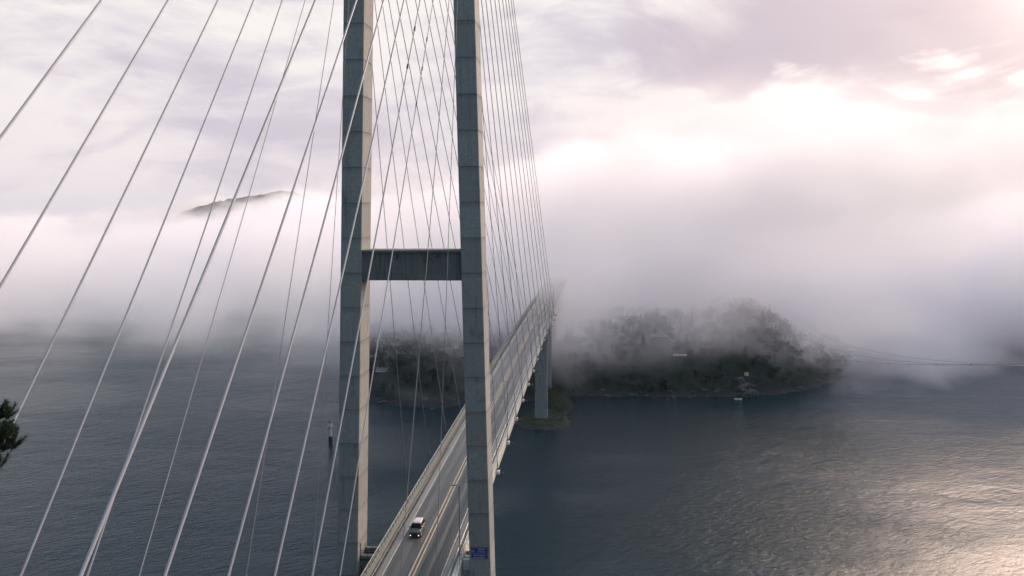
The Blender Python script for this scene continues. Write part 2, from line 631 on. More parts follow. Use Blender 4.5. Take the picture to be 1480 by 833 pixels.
def mount_h(x, y):
    c = -690+(y-1650)*0.05
    prof = np.interp(x, [-1040, -915, -850, -797, -755, -709, -675, -645, -621, -600, -580, -555, -500, -380],
                     [0, 10, 44, 62, 72, 80, 83, 89, 93, 91, 86, 72, 40, 0])
    t = np.clip(1-np.abs(y-1640)/260, 0, 1)
    return -70+(prof+70)*t**0.45 + (fbm(x*0.09, y*0.09, 41)-0.47)*9


tag(heightfield('far_hill', np.linspace(-1050, -250, 240), np.linspace(1380, 1900, 60), mount_h,
                mat_land('far_hill_forest', (0.035, 0.042, 0.032), (0.1, 0.1, 0.1), -60)), kind='structure')

# ------------------------------------------------------------------ haze and fog
def box_volume(name, lo, hi, mat):
    o = MB().box(lo[0], hi[0], lo[1], hi[1], lo[2], hi[2]).build(name, mat)
    return tag(o, kind='stuff')


mt, n = material('haze_air')
v = n.new('ShaderNodeVolumePrincipled')
v.inputs['Color'].default_value = (0.70, 0.87, 1.0, 1)
v.inputs['Density'].default_value = HAZE_DENSITY
v.inputs['Anisotropy'].default_value = 0.2
n.out(None, v)
box_volume('haze', (-9500, -1500, -71), (9500, 9500, 175), mt)

mt, n = material('fog_bank_air')
p = n.pos()
x, y, z = n.sep(p)
def centred(sock, amp):
    return n.math('MULTIPLY', n.math('SUBTRACT', sock, 0.5), amp)


w1 = n.noise(n.mapping(p, scale=(1, 1, 1.8)), 0.0042, 3, 0.5, 0.5)
w2 = n.noise(n.mapping(p, scale=(1, 1, 1.5), loc=(80, 20, 0)), 0.014, 4, 0.58, 0.4)
roll = n.noise(n.mapping(p, scale=(1, 0.8, 0.35), loc=(4, 9, 0)), 0.0040, 3, 0.5)
# how far below its rolling top a point lies, and how far behind its ragged front
ztop = n.math('SUBTRACT', n.smooth(x, -260, 140, 32, 98), n.smooth(x, 240, 600, 0, 40))
ztop = n.math('ADD', ztop, n.smooth(n.math('SUBTRACT', y, n.math('ABSOLUTE', x)), 350, 1100, 0, 55))
below = n.math('ADD', n.math('SUBTRACT', ztop, z), n.math('ADD', centred(roll, 150), centred(w2, 110)))
front = n.math('ADD', n.math('ADD', y, n.math('MULTIPLY', z, 1.2)), n.math('ADD', centred(w1, 330), centred(w2, 260)))
front = n.math('ADD', n.math('SUBTRACT', front, 318), n.math('SUBTRACT', n.math('ADD', n.math('MULTIPLY', n.smooth(x, -200, -115, 25, 85), n.smooth(x, -50, -8, 1, 0)), n.math('MULTIPLY', n.smooth(x, 110, 150, 0, 26), n.smooth(x, 190, 225, 1, 0))), n.smooth(x, 215, 400, 0, 170)))
width = n.smooth(x, -170, -50, 620, 130)
dens = n.math('MULTIPLY', n.smooth(below, -6, 62), n.smooth(n.math('DIVIDE', front, width), 0, 1))
dens = n.math('MULTIPLY', dens, n.smooth(z, -40, 60, 1.0, 0.75))
lump = n.smooth(n.math('ADD', n.math('MULTIPLY', w1, 0.4), n.math('MULTIPLY', w2, 0.6)), 0.40, 0.60, 0.25, 1.3)
dens = n.math('MULTIPLY', dens, n.math('MULTIPLY', lump, FOG_DENSITY))
v = n.new('ShaderNodeVolumePrincipled')
v.inputs['Color'].default_value = (0.995, 0.975, 1.0, 1)
v.inputs['Anisotropy'].default_value = 0.25
n.put(v.inputs['Density'], dens)
n.out(None, v)
box_volume('fog_bank', (-1500, 120, -55.8), (1300, 1800, 172), mt)

# ------------------------------------------------------------------ the bridge
bridge = thing('cable_stayed_bridge', 'long concrete cable-stayed bridge with a tall two-legged tower, running into the fog', 'bridge', (0, 0, WATER_Z))

# deck and its parts
YS = [float(v) for v in np.arange(-205, 560, 9.0)]
prof = [(-6.75, -0.05), (-6.75, -2.1), (-4.2, -3.3), (4.2, -3.3), (6.75, -2.1), (6.75, -0.05)]
deck = MB().sweep(prof, YS).build('deck', M['deck'], bridge)
MB().sweep([(-5.40, -0.045), (-5.40, 0.0), (6.095, 0.0), (6.095, -0.045)], YS).build('roadway', M['asphalt'], deck)
MB().sweep([(-6.016, -0.045), (-6.016, -0.012), (-5.404, -0.012), (-5.404, -0.045)], YS).build('shaded_gutter', M['shaded_gutter'], deck)  # dark strip stands in for the shade along the barrier


def stripe(mb, x0, x1, y0, y1):
    k = max(2, int((y1-y0)/6)+1)
    ys = np.linspace(y0, y1, k)
    vs = []
    for y in ys:
        vs += [(x0, y, dz(y)+0.006), (x1, y, dz(y)+0.006)]
    mb.add(vs, [(2*i, 2*i+1, 2*i+3, 2*i+2) for i in range(k-1)])


mb = MB()
stripe(mb, -4.42, -4.24, -205, 550)
stripe(mb, 4.42, 4.60, -205, 550)
mb.build('edge_line', M['white'], deck)
mb = MB()
stripe(mb, -0.42, -0.20, -205, 550)
stripe(mb, 0.20, 0.42, -205, 550)
mb.build('centre_line', M['yellow'], deck)

# concrete edge beams and the railings on them
for sgn in (-1, 1):
    i0, i1 = (6.02, 6.85) if sgn < 0 else (6.10, 6.85)
    pts = [(sgn*i0, -0.046), (sgn*i0, 0.16), (sgn*(i0+0.06), 0.21), (sgn*(i1-0.05), 0.21), (sgn*i1, 0.17), (sgn*i1, -0.35), (sgn*6.752, -0.35), (sgn*6.752, -0.046)]
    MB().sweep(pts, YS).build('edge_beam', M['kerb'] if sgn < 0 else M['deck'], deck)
    mb = MB()
    ypost = np.arange(-204, 470, 2.0)
    for y in ypost:
        z = dz(y)
        mb.box(sgn*6.68-0.045, sgn*6.68+0.045, y-0.06, y+0.06, z+0.212, z+1.28)
    for h, r in ((1.30, 0.06), (0.95, 0.022), (0.60, 0.022)):
        mb.tube([(sgn*6.68, y, dz(y)+h) for y in np.arange(-205, 552, 6.0)], r, 6)
    mb.build('railing', M['steel'], deck)
    # inner crash barrier on short posts
    mb = MB()
    gx = sgn*5.5 if sgn < 0 else 5.86
    for y in np.arange(-204, 470, 4.0):
        z = dz(y)
        mb.box(gx-0.05, gx+0.05, y-0.05, y+0.05, z-0.01, z+0.66)
    o = sgn*-0.07
    mb.sweep([(gx+o-0.03, 0.42), (gx+o+0.03, 0.46), (gx+o-0.02, 0.56), (gx+o+0.03, 0.66), (gx+o-0.03, 0.72),
              (gx+o-0.055, 0.70), (gx+o-0.01, 0.65), (gx+o-0.06, 0.56), (gx+o-0.01, 0.47), (gx+o-0.055, 0.44)], YS)
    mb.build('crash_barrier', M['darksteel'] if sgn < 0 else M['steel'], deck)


# tower
tower = thing('tower', None, None, (0, 0, WATER_Z))
tower.parent = bridge
tower.matrix_parent_inverse = Matrix.Translation(-Vector(bridge.location))
TOP = 156.0


def leg_x(s, z):
    return (-11.12+0.0333*z) if s < 0 else (9.72-0.0200*z)


def leg_ring(s, z, inset=0.0, ch=0.10):
    w = (1.62-0.0008*z)-inset
    t = (2.85-0.001*z)-inset
    x = leg_x(s, z)
    c = ch
    return [(x-w+c, -t, z), (x+w-c, -t, z), (x+w, -t+c, z), (x+w, t-c, z), (x+w-c, t, z), (x-w+c, t, z), (x-w, t-c, z), (x-w, -t+c, z)]


SEG, ZJ = 5.27, 81.6
for s in (-1, 1):
    rings = []
    z = ZJ-SEG*26
    zs = [WATER_Z-6]
    while z < TOP:
        if z > WATER_Z-5:
            zs.append(z)
        z += SEG
    rings.append(leg_ring(s, zs[0]))
    for z in zs[1:]:
        rings += [leg_ring(s, z-0.055), leg_ring(s, z-0.03, 0.05), leg_ring(s, z+0.03, 0.05), leg_ring(s, z+0.055)]
    rings.append(leg_ring(s, TOP))
    leg = MB().loft(rings).build('leg', M['leg'], tower)
    MB().lathe([(6.2, WATER_Z-8), (6.2, WATER_Z+1.6), (5.9, WATER_Z+2.0)], (leg_x(s, WATER_Z), 0, 0), 32).build('footing', M['pier'], tower)
    # white bearing blocks that carry the deck on the leg
    inner = leg_x(s, -1)-s*1.62
    for yy in (-1.3, 0.7, 2.0):
        MB().box(min(inner, s*6.86), max(inner, s*6.86), yy-0.35, yy+0.35, -1.7, 0.05 if yy != 0.7 else -0.35).build(
            'bearing_block', M['whitepaint'] if s > 0 else M['beam'], tower, bevel=0.04)
# cross beam with a thin projecting top slab
mb = MB()
xa, xb = leg_x(-1, 46)+1.45, leg_x(1, 46)-1.45
mb.box(xa, xb, -2.25, 2.25, 43.55, 47.75)
mb.box(xa-0.0, xb+0.0, -2.55, 2.55, 47.753, 48.15)
mb.build('cross_beam', M['beam'], tower, bevel=0.05)
mb = MB()
xa, xb = leg_x(-1, 128)+1.4, leg_x(1, 128)-1.4
mb.box(xa, xb, -2.0, 2.0, 126, 130)
mb.build('cross_beam', M['leg'], tower, bevel=0.05)
# ladder on the outer face of the right leg
mb = MB()
for yy in (-2.05, -1.55):
    mb.tube([(leg_x(1, z)+1.62+0.32, yy, z) for z in (85.9, 110, 155)], 0.07, 6)
for z in np.arange(86.2, 155, 0.4):
    xx = leg_x(1, z)+1.62+0.32
    mb.tube([(xx, -2.05, z), (xx, -1.55, z)], 0.025, 5)
for z in np.arange(86.0, 155, 3.0):
    for yy in (-2.05, -1.55):
        mb.tube([(leg_x(1, z)+1.5, yy, z), (leg_x(1, z)+1.96, yy, z)], 0.05, 5)
mb.tube([(leg_x(1, 86)+1.62+0.32, -1.8, 85.9), (leg_x(1, 86)+2.75, -1.8, 86.15)], 0.06, 5)
mb.build('ladder', M['darksteel'], tower)
# service platform between the left leg and the deck
mb = MB()
xl = leg_x(-1, 0)+1.62
mb.box(xl+0.02, -6.9, -1.7, 1.5, -0.75, -0.35)
mb.box(xl+0.6, xl+1.1, -0.5, 0.5, -2.6, -0.752)
plat = mb.build('service_platform', M['darksteel'], tower)
mb = MB()
for yy in (-1.65, 1.45):
    for xx in (xl+0.12, (xl-6.95)/2, -7.0):
        mb.tube([(xx, yy, -0.348), (xx, yy, 0.95)], 0.035, 6)
    for h in (0.15, 0.55, 0.95):
        mb.tube([(xl+0.1, yy, h), (-6.98, yy, h)], 0.03, 6)
mb.tube([(xl+0.16, -1.60, -0.348), (xl+0.16, -1.60, 2.1)], 0.07, 6)
mb.tube([(xl+0.12, -1.66, 0.15), (xl+0.12, 1.46, 0.15)], 0.03, 6)
mb.build('railing', M['darksteel'], plat)

# stay cables: tower anchor height, deck anchor distance, diameter
BACK = {-1: [(100.8, -34.75, .11), (105.8, -62.25, .12), (110.2, -95.25, .13), (116.0, -106.25, .2), (120.8, -118.0, .22), (125.2, -129.5, .22), (130.0, -141.0, .22), (133.4, -153.5, .23)],
        1: [(99.2, -28.5, .12), (103.2, -55.5, .13), (107.2, -89.75, .15), (113.0, -100.25, .2), (117.6, -112.5, .22), (122.0, -124.5, .22), (125.8, -137.5, .22), (131.4, -149.0, .23)]}
MAIN = [(102.2, 23.5, .13), (104.5, 45.2, .13), (107.0, 66.8, .13), (109.0, 88.5, .15)]
MAIN += [(113.0, 109.0, .17), (118.0, 130.0, .17), (123.5, 151.0, .17), (129.0, 172.0, .18), (133.5, 193.5, .18), (138.0, 215.0, .18), (141.5, 236.0, .18), (144.5, 257.0, .18), (147.0, 277.5, .18), (149.0, 296.0, .18)]
for s in (-1, 1):
    for lst, dirn in ((BACK[s], -1), (MAIN, 1)):
        for k, (za, yb, d) in enumerate(lst):
            if dirn > 0:
                za *= 1-2.3/yb
            A = Vector((leg_x(s, za), dirn*2.3, za))
            B = Vector((s*7.12, yb, dz(yb)-0.75))
            t = (A-B).normalized()
            L = (A-B).length
            sag = 0.0006*L
            pts = []
            for i in range(13):
                f = i/12
                q = A.lerp(B, f)
                q.z -= sag*4*f*(1-f)*0.25
                pts.append(q)
            d *= 0.72 if dirn < 0 else 0.85
            cab = MB().tube(pts, d/2, 8).build('stay_cable', M['cable'] if k > 1 else M['cable_dark'], bridge, smooth=True)
            # anchor tube, socket and end cap under the edge of the deck
            mb = MB()
            mb.tube([B+t*3.4, B+t*1.3, B+t*1.29, B-t*0.3], [d*0.62, d*0.75, d*1.0, d*1.0], 10)
            mb.build('anchor_tube', M['darksteel'], cab)
            mb = MB()
            mb.box(s*7.12-0.30, s*7.12+0.42, yb-0.55, yb+0.55, dz(yb)-1.75, dz(yb)-1.02)
            mb.box(min(s*6.76, s*7.0), max(s*6.76, s*7.0), yb-0.40, yb+0.40, dz(yb)-1.70, dz(yb)-0.4)
            mb.build('anchor_bracket', M['whitepaint'], cab, bevel=0.06)
            mb = MB()
            q = B-t*1.35
            mb.tube([(s*7.56, yb, dz(yb)-1.45), (s*8.15, yb, dz(yb)-1.62)], 0.07, 6)
            mb.lathe([(0.05, -0.26), (0.24, -0.2), (0.27, 0.0), (0.22, 0.2), (0.05, 0.26)], (s*8.25, yb, dz(yb)-1.62), 10)
            mb.build('anchor_end_cap', M['black'], cab, smooth=True)  # dark end cap of the anchorage
            if s == 1 and dirn < 0 and k in (2, 3):
                for f in (0.30, 0.335, 0.375):
                    c = A.lerp(B, f)
                    c.z -= sag*f*(1-f)
                    MB().tube([c+t*0.3, c-t*0.3], d*0.85, 8).build('cable_collar', M['darksteel'], cab)

# piers of the far approach
def pier(y, base, wx, wy, step):
    z1 = dz(y)-3.28
    mb = MB()
    mb.loft([[(-wx, y-wy, z), (wx, y-wy, z), (wx, y+wy, z), (-wx, y+wy, z)] for z in (base+step, z1)])
    o = mb.build('pier', M['pier'], bridge, bevel=0.12)
    MB().box(-wx-0.22, wx+0.22, y-wy-0.22, y+wy+0.22, base-3.0, base+step-0.003).build('pier_base', M['pier'], o, bevel=0.1)


pier(311.0, WATER_Z+3.0, 3.05, 1.5, 12.5)
pier(356.0, WATER_Z+8.0, 3.05, 1.5, 2.0)
pier(410.0, WATER_Z+16.0, 3.0, 1.5, 2.0)
pier(465.0, WATER_Z+14.0, 3.0, 1.5, 2.0)
pier(520.0, WATER_Z+14.0, 3.0, 1.5, 2.0)

# ------------------------------------------------------------------ sign on the tower leg
SX0, SX1, SZ0, SZ1 = 8.32, 10.98, 0.72, 2.52
SY = -2.93
sign = thing('road_sign', 'small blue sign with white lettering and a shield on the right tower leg', 'sign', (9.65, SY, SZ0))
blue = mat_plain('sign_blue', (0.018, 0.030, 0.19), 0.45, 0, 0.1)
signw = mat_plain('sign_white', (0.42, 0.44, 0.55), 0.5, 0, 0.06)
MB().box(SX0, SX1, SY, SY+0.05, SZ0, SZ1).build('panel', blue, sign)
mb = MB()
for (a, b, c, d_) in ((SX0+.03, SX1-.03, SZ1-.06, SZ1-.03), (SX0+.03, SX1-.03, SZ0+.03, SZ0+.06), (SX0+.03, SX0+.06, SZ0+.06, SZ1-.06),
                      (SX1-.06, SX1-.03, SZ0+.06, SZ1-.06), (SX0+.06, SX1-.06, SZ0+.80, SZ0+.835)):
    mb.box(a, b, SY-0.012, SY-0.001, c, d_)
mb.build('border', signw, sign)
mb = MB()
cx, cz = SX0+0.36, SZ1-0.50
sh = [(-.24, .36), (.24, .36), (.24, -.08), (.15, -.28), (0, -.38), (-.15, -.28), (-.24, -.08)]
mb.loft([[(cx+a, SY-0.002, cz+b) for a, b in sh], [(cx+a, SY-0.014, cz+b) for a, b in sh]])
shield = mb.build('shield', mat_plain('shield_blue', (0.06, 0.07, 0.20), 0.5), sign)
mb = MB()
for sg in (-1, 1):
    q = [(sg*.21, .10), (sg*.10, -.06), (sg*.02, -.30), (sg*.14, -.24), (sg*.22, -.08)]
    mb.loft([[(cx+a, SY-0.0145, cz+b) for a, b in q], [(cx+a, SY-0.02, cz+b) for a, b in q]])
mb.build('shield_emblem', signw, shield)
for txt, tx, tz, size in (('Bamble', SX0+1.63, SZ1-0.37, .33), ('kommune', SX0+1.63, SZ1-0.74, .30),
                          ('Grenlandsbrua', (SX0+SX1)/2, SZ0+.48, .30), ('Lengde 608 m', (SX0+SX1)/2, SZ0+.13, .32)):
    cu = bpy.data.curves.new('lettering', 'FONT')
    cu.body = txt
    cu.size = size
    cu.align_x = 'CENTER'
    cu.extrude = 0.004
    cu.offset = 0.006
    tmp = bpy.data.objects.new('lettering', cu)
    COL.objects.link(tmp)
    bpy.context.view_layer.update()
    me = bpy.data.meshes.new_from_object(tmp.evaluated_get(bpy.context.evaluated_depsgraph_get()))
    bpy.data.objects.remove(tmp)
    bpy.data.curves.remove(cu)
    me.name = 'lettering'
    me.materials.clear()
    o = bpy.data.objects.new('lettering', me)
    COL.objects.link(o)
    me.materials.append(signw)
    o.parent = sign
    o.location = Vector((tx, SY-0.008, tz))-Vector(sign.location)
    o.rotation_euler = (R(90), 0, 0)
mb = MB()
for xx in (SX0+.4, SX1-.4):
    mb.box(xx-.05, xx+.05, SY+0.052, SY+0.2, SZ0+.1, SZ1-.1)
mb.build('mounting_rail', M['steel'], sign)

# ------------------------------------------------------------------ street lamps along the right railing
lamp_labels = ['grey street lamp before the tower, its head at the lower edge of the photo', 'dark street lamp just left of the right tower leg, its whole pole in view',
               'street lamp hidden behind the right tower leg', 'first street lamp beyond the tower on the right railing', 'second street lamp beyond the tower on the right railing',
               'third street lamp beyond the tower on the right railing', 'fourth street lamp beyond the tower on the right railing', 'fifth street lamp beyond the tower, near the pier',
               'sixth street lamp beyond the tower, fading into the fog', 'farthest street lamp on the bridge, almost lost in the fog']
lamp_y = [-36.5, -1.9, 35.8, 73.5, 115.0, 154.5, 193.5, 231.0, 269.0, 307.0]


def make_lamp(y, label):
    z = dz(y)+0.212
    t = thing('street_lamp', label, 'street lamp', (6.42, y, z), 'street lamps along the bridge railing')
    MB().tube([(6.42, y, z), (6.42, y, z+0.9), (6.42, y, z+0.92), (6.42, y, z+11.55)], [.11, .11, .075, .05], 10).build('pole', M['darksteel'], t, smooth=True)
    MB().box(6.25, 6.59, y-0.17, y+0.17, z, z+0.05).build('base_plate', M['steel'], t)
    mb = MB()
    mb.tube([(6.42, y, z+11.5), (6.30, y, z+11.72), (6.0, y, z+11.78)], .045, 8)
    mb.build('arm', M['steel'], t, smooth=True)
    mb = MB()
    rings = []
    for f, w, h in ((0, .06, .05), (.12, .15, .09), (.45, .19, .12), (.8, .16, .10), (1, .05, .04)):
        rings.append([(6.12-1.02*f, y+w*math.cos(a), z+11.8+h*math.sin(a)) for a in np.linspace(0, 2*math.pi, 12, endpoint=False)])
    mb.loft(rings)
    hd = mb.build('lamp_head', mat_lamp, t, smooth=True)
    MB().box(5.25, 5.95, y-.12, y+.12, z+11.66, z+11.695).build('lens', M['steel'], hd)
    return t


mat_lamp = mat_plain('lamp_housing_grey', (0.55, 0.53, 0.50), 0.4, 0.0, 0.05)
lamp0 = make_lamp(lamp_y[0], lamp_labels[0])
for y, lab in zip(lamp_y[1:], lamp_labels[1:]):
    copy_thing(lamp0, (0, y-lamp_y[0], dz(y)-dz(lamp_y[0])), lab)

# ------------------------------------------------------------------ the car
def make_car(x, y):
    z = dz(y)+0.004
    t = thing('car', 'dark grey car with sky glow painted on its roof and lit headlights driving towards the camera', 'car', (x, y, z))
    slope = 0.0219894
    W = 0.93
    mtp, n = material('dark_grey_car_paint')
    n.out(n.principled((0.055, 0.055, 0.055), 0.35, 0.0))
    mtr, n = material('car_roof_with_sky_glow')
    n.out(n.principled((0.62, 0.57, 0.53), 0.35, 0.0))  # roof colour lightened to carry the reflected sun glow
    mtd, n = material('car_glass')
    n.out(n.principled((0.006, 0.008, 0.012), 0.12, 0, spec=0.12))
    blk = M['black']

    def P(px, py, pz):
        return (x+px*1.09, y+py*1.04, z+pz*1.18+slope*py)
    # body: cross-sections from the nose (y=0) to the tail (y=4.6): half width, sill height, shoulder height, deck height
    secs = [(0.00, .66, .42, .60, .66), (0.06, .78, .32, .70, .78), (0.22, .87, .26, .80, .90), (0.55, .92, .24, .88, .99), (1.05, .93, .24, .93, 1.05),
            (1.35, .93, .24, .95, 1.08), (2.2, .94, .24, .97, 1.10), (3.3, .94, .24, .98, 1.11), (4.1, .92, .26, .97, 1.10), (4.45, .87, .32, .92, 1.06), (4.58, .78, .42, .84, .98)]
    mb = MB()
    rings = []
    for py, w, s0, s1, s2 in secs:
        half = [(w*.90, s0), (w, s0+.10), (w, s1-.10), (w*.985, s1), (w*.93, s2-.03), (w*.72, s2), (w*.3, s2+.015)]
        rings.append([P(a, py, b) for a, b in half]+[P(-a, py, b) for a, b in reversed(half)])
    mb.loft(rings)
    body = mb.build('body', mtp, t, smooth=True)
    # cabin: glass box under a painted roof
    cab = [(1.12, 1.06, .80), (1.85, 1.60, .66), (2.4, 1.655, .665), (3.5, 1.64, .655), (4.15, 1.55, .62), (4.48, 1.05, .76)]
    rings = []
    for py, h, w in cab:
        lo = 1.04
        hh = max(h-.03, lo+.02)
        rings.append([P(.86, py, lo), P(w, py, hh), P(-w, py, hh), P(-.86, py, lo)])
    MB().loft(rings).build('windows', mtd, t)
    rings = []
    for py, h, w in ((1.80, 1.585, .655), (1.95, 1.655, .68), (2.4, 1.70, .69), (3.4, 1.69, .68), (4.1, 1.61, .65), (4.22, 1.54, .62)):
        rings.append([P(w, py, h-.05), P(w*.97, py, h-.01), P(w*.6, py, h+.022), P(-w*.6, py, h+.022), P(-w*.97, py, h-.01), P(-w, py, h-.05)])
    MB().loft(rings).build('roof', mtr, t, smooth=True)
    for sg in (-1, 1):
        mb = MB()
        mb.tube([P(sg*.85, 1.12, 1.07), P(sg*.69, 1.80, 1.58)], .045, 6)
        mb.tube([P(sg*.885, 2.72, 1.06), P(sg*.675, 2.70, 1.63)], .05, 6)
        mb.tube([P(sg*.875, 3.72, 1.06), P(sg*.665, 3.62, 1.62)], .06, 6)
        mb.tube([P(sg*.79, 4.44, 1.06), P(sg*.63, 4.15, 1.55)], .06, 6)
        mb.build('window_pillar', mtp, t, smooth=True)
        mb = MB()
        mb.tube([P(sg*1.62*.5, 1.4, 1.12), P(sg*.98, 1.38, 1.14)], .03, 6)
        mb.lathe([(.03, -.09), (.11, -.06), (.12, .03), (.06, .09)], P(sg*1.05, 1.40, 1.17), 10)
        mb.build('side_mirror', blk, t, smooth=True)
        hl = MB()
        c = P(sg*.66, .10, .70)
        hl.add([P(sg*.46, -.005, .64), P(sg*.80, .10, .66), P(sg*.84, .24, .80), P(sg*.52, .07, .77),
                P(sg*.46, .3, .64), P(sg*.80, .4, .66), P(sg*.84, .5, .78), P(sg*.52, .3, .74)],
               [(0, 1, 2, 3), (4, 7, 6, 5), (0, 4, 5, 1), (1, 5, 6, 2), (2, 6, 7, 3), (3, 7, 4, 0)])
        hl.build('headlight', mat_head, t)
        fl = MB()
        fl.tube([P(sg*.63, -.01, .42), P(sg*.63, .12, .42)], .085, 10)
        fl.build('fog_light', mat_fogl, t)
        mb = MB()
        a_, b_ = P(sg*.80, 4.44, .82), P(sg*.86, 4.57, 1.0)
        mb.box(min(a_[0], b_[0]), max(a_[0], b_[0]), a_[1], b_[1], a_[2], b_[2])
        mb.build('tail_light', M['red'], t)
    mb = MB()
    mb.add([P(-.42, -.025, .50), P(.42, -.025, .50), P(.44, .0, .68), P(-.44, .0, .68), P(-.42, .2, .50), P(.42, .2, .50), P(.44, .2, .68), P(-.44, .2, .68)],
           [(0, 1, 2, 3), (4, 7, 6, 5), (0, 4, 5, 1), (1, 5, 6, 2), (2, 6, 7, 3), (3, 7, 4, 0)])
    mb.build('grille', blk, t)
    mb = MB()
    mb.add([P(-.70, .01, .30), P(.70, .01, .30), P(.72, -.012, .47), P(-.72, -.012, .47), P(-.70, .3, .27), P(.70, .3, .27), P(.72, .3, .47), P(-.72, .3, .47)],
           [(0, 1, 2, 3), (4, 7, 6, 5), (0, 4, 5, 1), (1, 5, 6, 2), (2, 6, 7, 3), (3, 7, 4, 0)])
    mb.build('bumper', blk, t)
    for sg in (-1, 1):
        for py in (.88, 3.62):
            c = Vector(P(sg*.80, py, .33))
            ty = MB()
            ty.loft([[(c.x+dx, c.y+r_*math.cos(a), c.z+r_*math.sin(a)) for a in np.linspace(0, 2*math.pi, 20, endpoint=False)]
                     for dx, r_ in ((-.12, .34), (-.10, .385), (.10, .385), (.12, .34))])
            wh = ty.build('wheel', blk, t, smooth=True)
            rm = MB()
            e = sg*.125
            rm.tube([(c.x+e, c.y, c.z), (c.x+e+sg*.02, c.y, c.z)], .21, 14)
            rm.build('rim', M['steel'], wh)
            ar = MB()
            ar.loft([[(c.x+dx, c.y+.45*math.cos(a), c.z+.45*math.sin(a)) for a in np.linspace(-.2, math.pi+.2, 14)] for dx in (-.05 if sg > 0 else -.142, .142 if sg > 0 else .05)], cap=False, closed=False)
            ar.build('wheel_arch', blk, t)
    return t


mat_head = mat_emit('lit_headlight', (1.0, 0.93, 0.80), 5.0)
mat_fogl = mat_emit('lit_fog_light', (1.0, 0.86, 0.66), 2.2)
make_car(-2.35, 6.0)

# ------------------------------------------------------------------ beacon in the fjord
bx, by = -96.8, 263.0
bc = thing('light_beacon', 'white light beacon with red cap and black foot standing in the fjord', 'beacon', (bx, by, WATER_Z))
MB().lathe([(.95, -6), (.95, 3.5)], (bx, by, WATER_Z), 20).build('foot', M['black'], bc)
bwhite = mat_plain('beacon_white', (0.66, 0.62, 0.62), 0.5, 0, 0.08)
MB().lathe([(.80, 3.5), (.74, 7.6)], (bx, by, WATER_Z), 20).build('column', bwhite, bc)
mb = MB()
mb.lathe([(.9, 7.6), (1.6, 8.0), (1.6, 8.15)], (bx, by, WATER_Z), 16)
for k in range(12):
    a = k*math.pi/6
    mb.tube([(bx+1.52*math.cos(a), by+1.52*math.sin(a), WATER_Z+8.15), (bx+1.52*math.cos(a), by+1.52*math.sin(a), WATER_Z+9.1)], .04, 5)
for h in (8.65, 9.1):
    mb.tube([(bx+1.52*math.cos(a), by+1.52*math.sin(a), WATER_Z+h) for a in np.linspace(0, 2*math.pi, 17)], .04, 5)
mb.build('gallery', M['steel'], bc)
MB().lathe([(.95, 8.152), (.95, 10.0)], (bx, by, WATER_Z), 16).build('lantern_room', bwhite, bc)
mb = MB()
mb.lathe([(1.12, 10.0), (1.0, 10.25), (.35, 11.1), (.1, 11.3), (.06, 12.5)], (bx, by, WATER_Z), 16)
mb.build('cap', M['red'], bc)

# ------------------------------------------------------------------ house, terrace wall and small things on the headland
def land_at(x, y):
    return float(land_h(np.array([x]), np.array([y]))[0])


hx, hy, hz = 67.5, 412.0, -33.0
hou = thing('wooden_house', 'dark wooden house with white gable boards among the trees on the headland', 'house', (hx, hy, hz))
wallm = mat_plain('dark_wood_cladding', (0.10, 0.095, 0.09), 0.8)
gab = mat_plain('grey_white_gable', (0.34, 0.34, 0.34), 0.7)
roofm = mat_plain('dark_roof_tiles', (0.07, 0.07, 0.075), 0.7)
HW, HE, HR, HD = 6.0, 7.0, 11.2, 8.5
mb = MB()
mb.box(hx-HW+.5, hx+HW-.5, hy, hy+HD, hz-5, hz+HE)
mb.build('wall', wallm, hou)
g = [(hx-HW+.5, HE+.003), (hx+HW-.5, HE+.003), (hx, HR-.25)]
mb = MB()
mb.loft([[(a, hy-.02, hz+b) for a, b in g], [(a, hy+HD, hz+b) for a, b in g]])
mb.build('gable', gab, hou)
mb = MB()
for sg in (-1, 1):
    r_ = [(0, HR), (sg*HW, HE-.55), (sg*HW, HE-.80), (0, HR-.25)]
    mb.loft([[(hx+a, hy-.7, hz+b) for a, b in r_], [(hx+a, hy+HD+.5, hz+b) for a, b in r_]])
mb.build('roof', roofm, hou)
mb = MB()
for sg in (-1, 1):
    r_ = [(0, HR+.05), (sg*(HW+.02), HE-.5), (sg*(HW+.02), HE-.95), (0, HR-.45)]
    mb.loft([[(hx+a, hy-.78, hz+b) for a, b in r_], [(hx+a, hy-.72, hz+b) for a, b in r_]])
mb.build('barge_board', M['whitepaint'], hou)
for wx in (-2.6, 0.2, 2.8):
    f = MB().box(hx+wx-.6, hx+wx+.6, hy-.06, hy-.002, hz+3.6, hz+5.4).build('window', M['whitepaint'], hou)
    MB().box(hx+wx-.48, hx+wx+.48, hy-.075, hy-.062, hz+3.72, hz+5.28).build('pane', M['black'], f)
mb = MB().box(hx+HW-.4, hx+HW+4.6, hy+1, hy+6, hz-3, hz+3.6)
mb.build('extension', wallm, hou)
mb = MB()
r_ = [(HW-.3, 5.6), (HW+5.0, 3.7), (HW+5.0, 3.45), (HW-.3, 5.3)]
mb.loft([[(hx+a, hy+.3, hz+b) for a, b in r_], [(hx+a, hy+6.5, hz+b) for a, b in r_]])
mb.build('extension_roof', M['steel'], hou)

fz = land_at(78.5, 398)
fen = thing('terrace_wall', 'low white terrace wall in three panels below the house on the headland', 'wall', (78.5, 398, fz))
for a, b in ((74.6, 78.2), (78.5, 80.1), (80.4, 82.6)):
    MB().box(a, b, 397.8, 398.0, -35.2, -34.0).build('panel', M['whitepaint'], fen)
mb = MB()
for a in (74.5, 78.35, 80.25, 82.7):
    mb.box(a-.1, a+.1, 397.82, 398.02, fz-4, -33.9)
mb.build('post', wallm, fen)

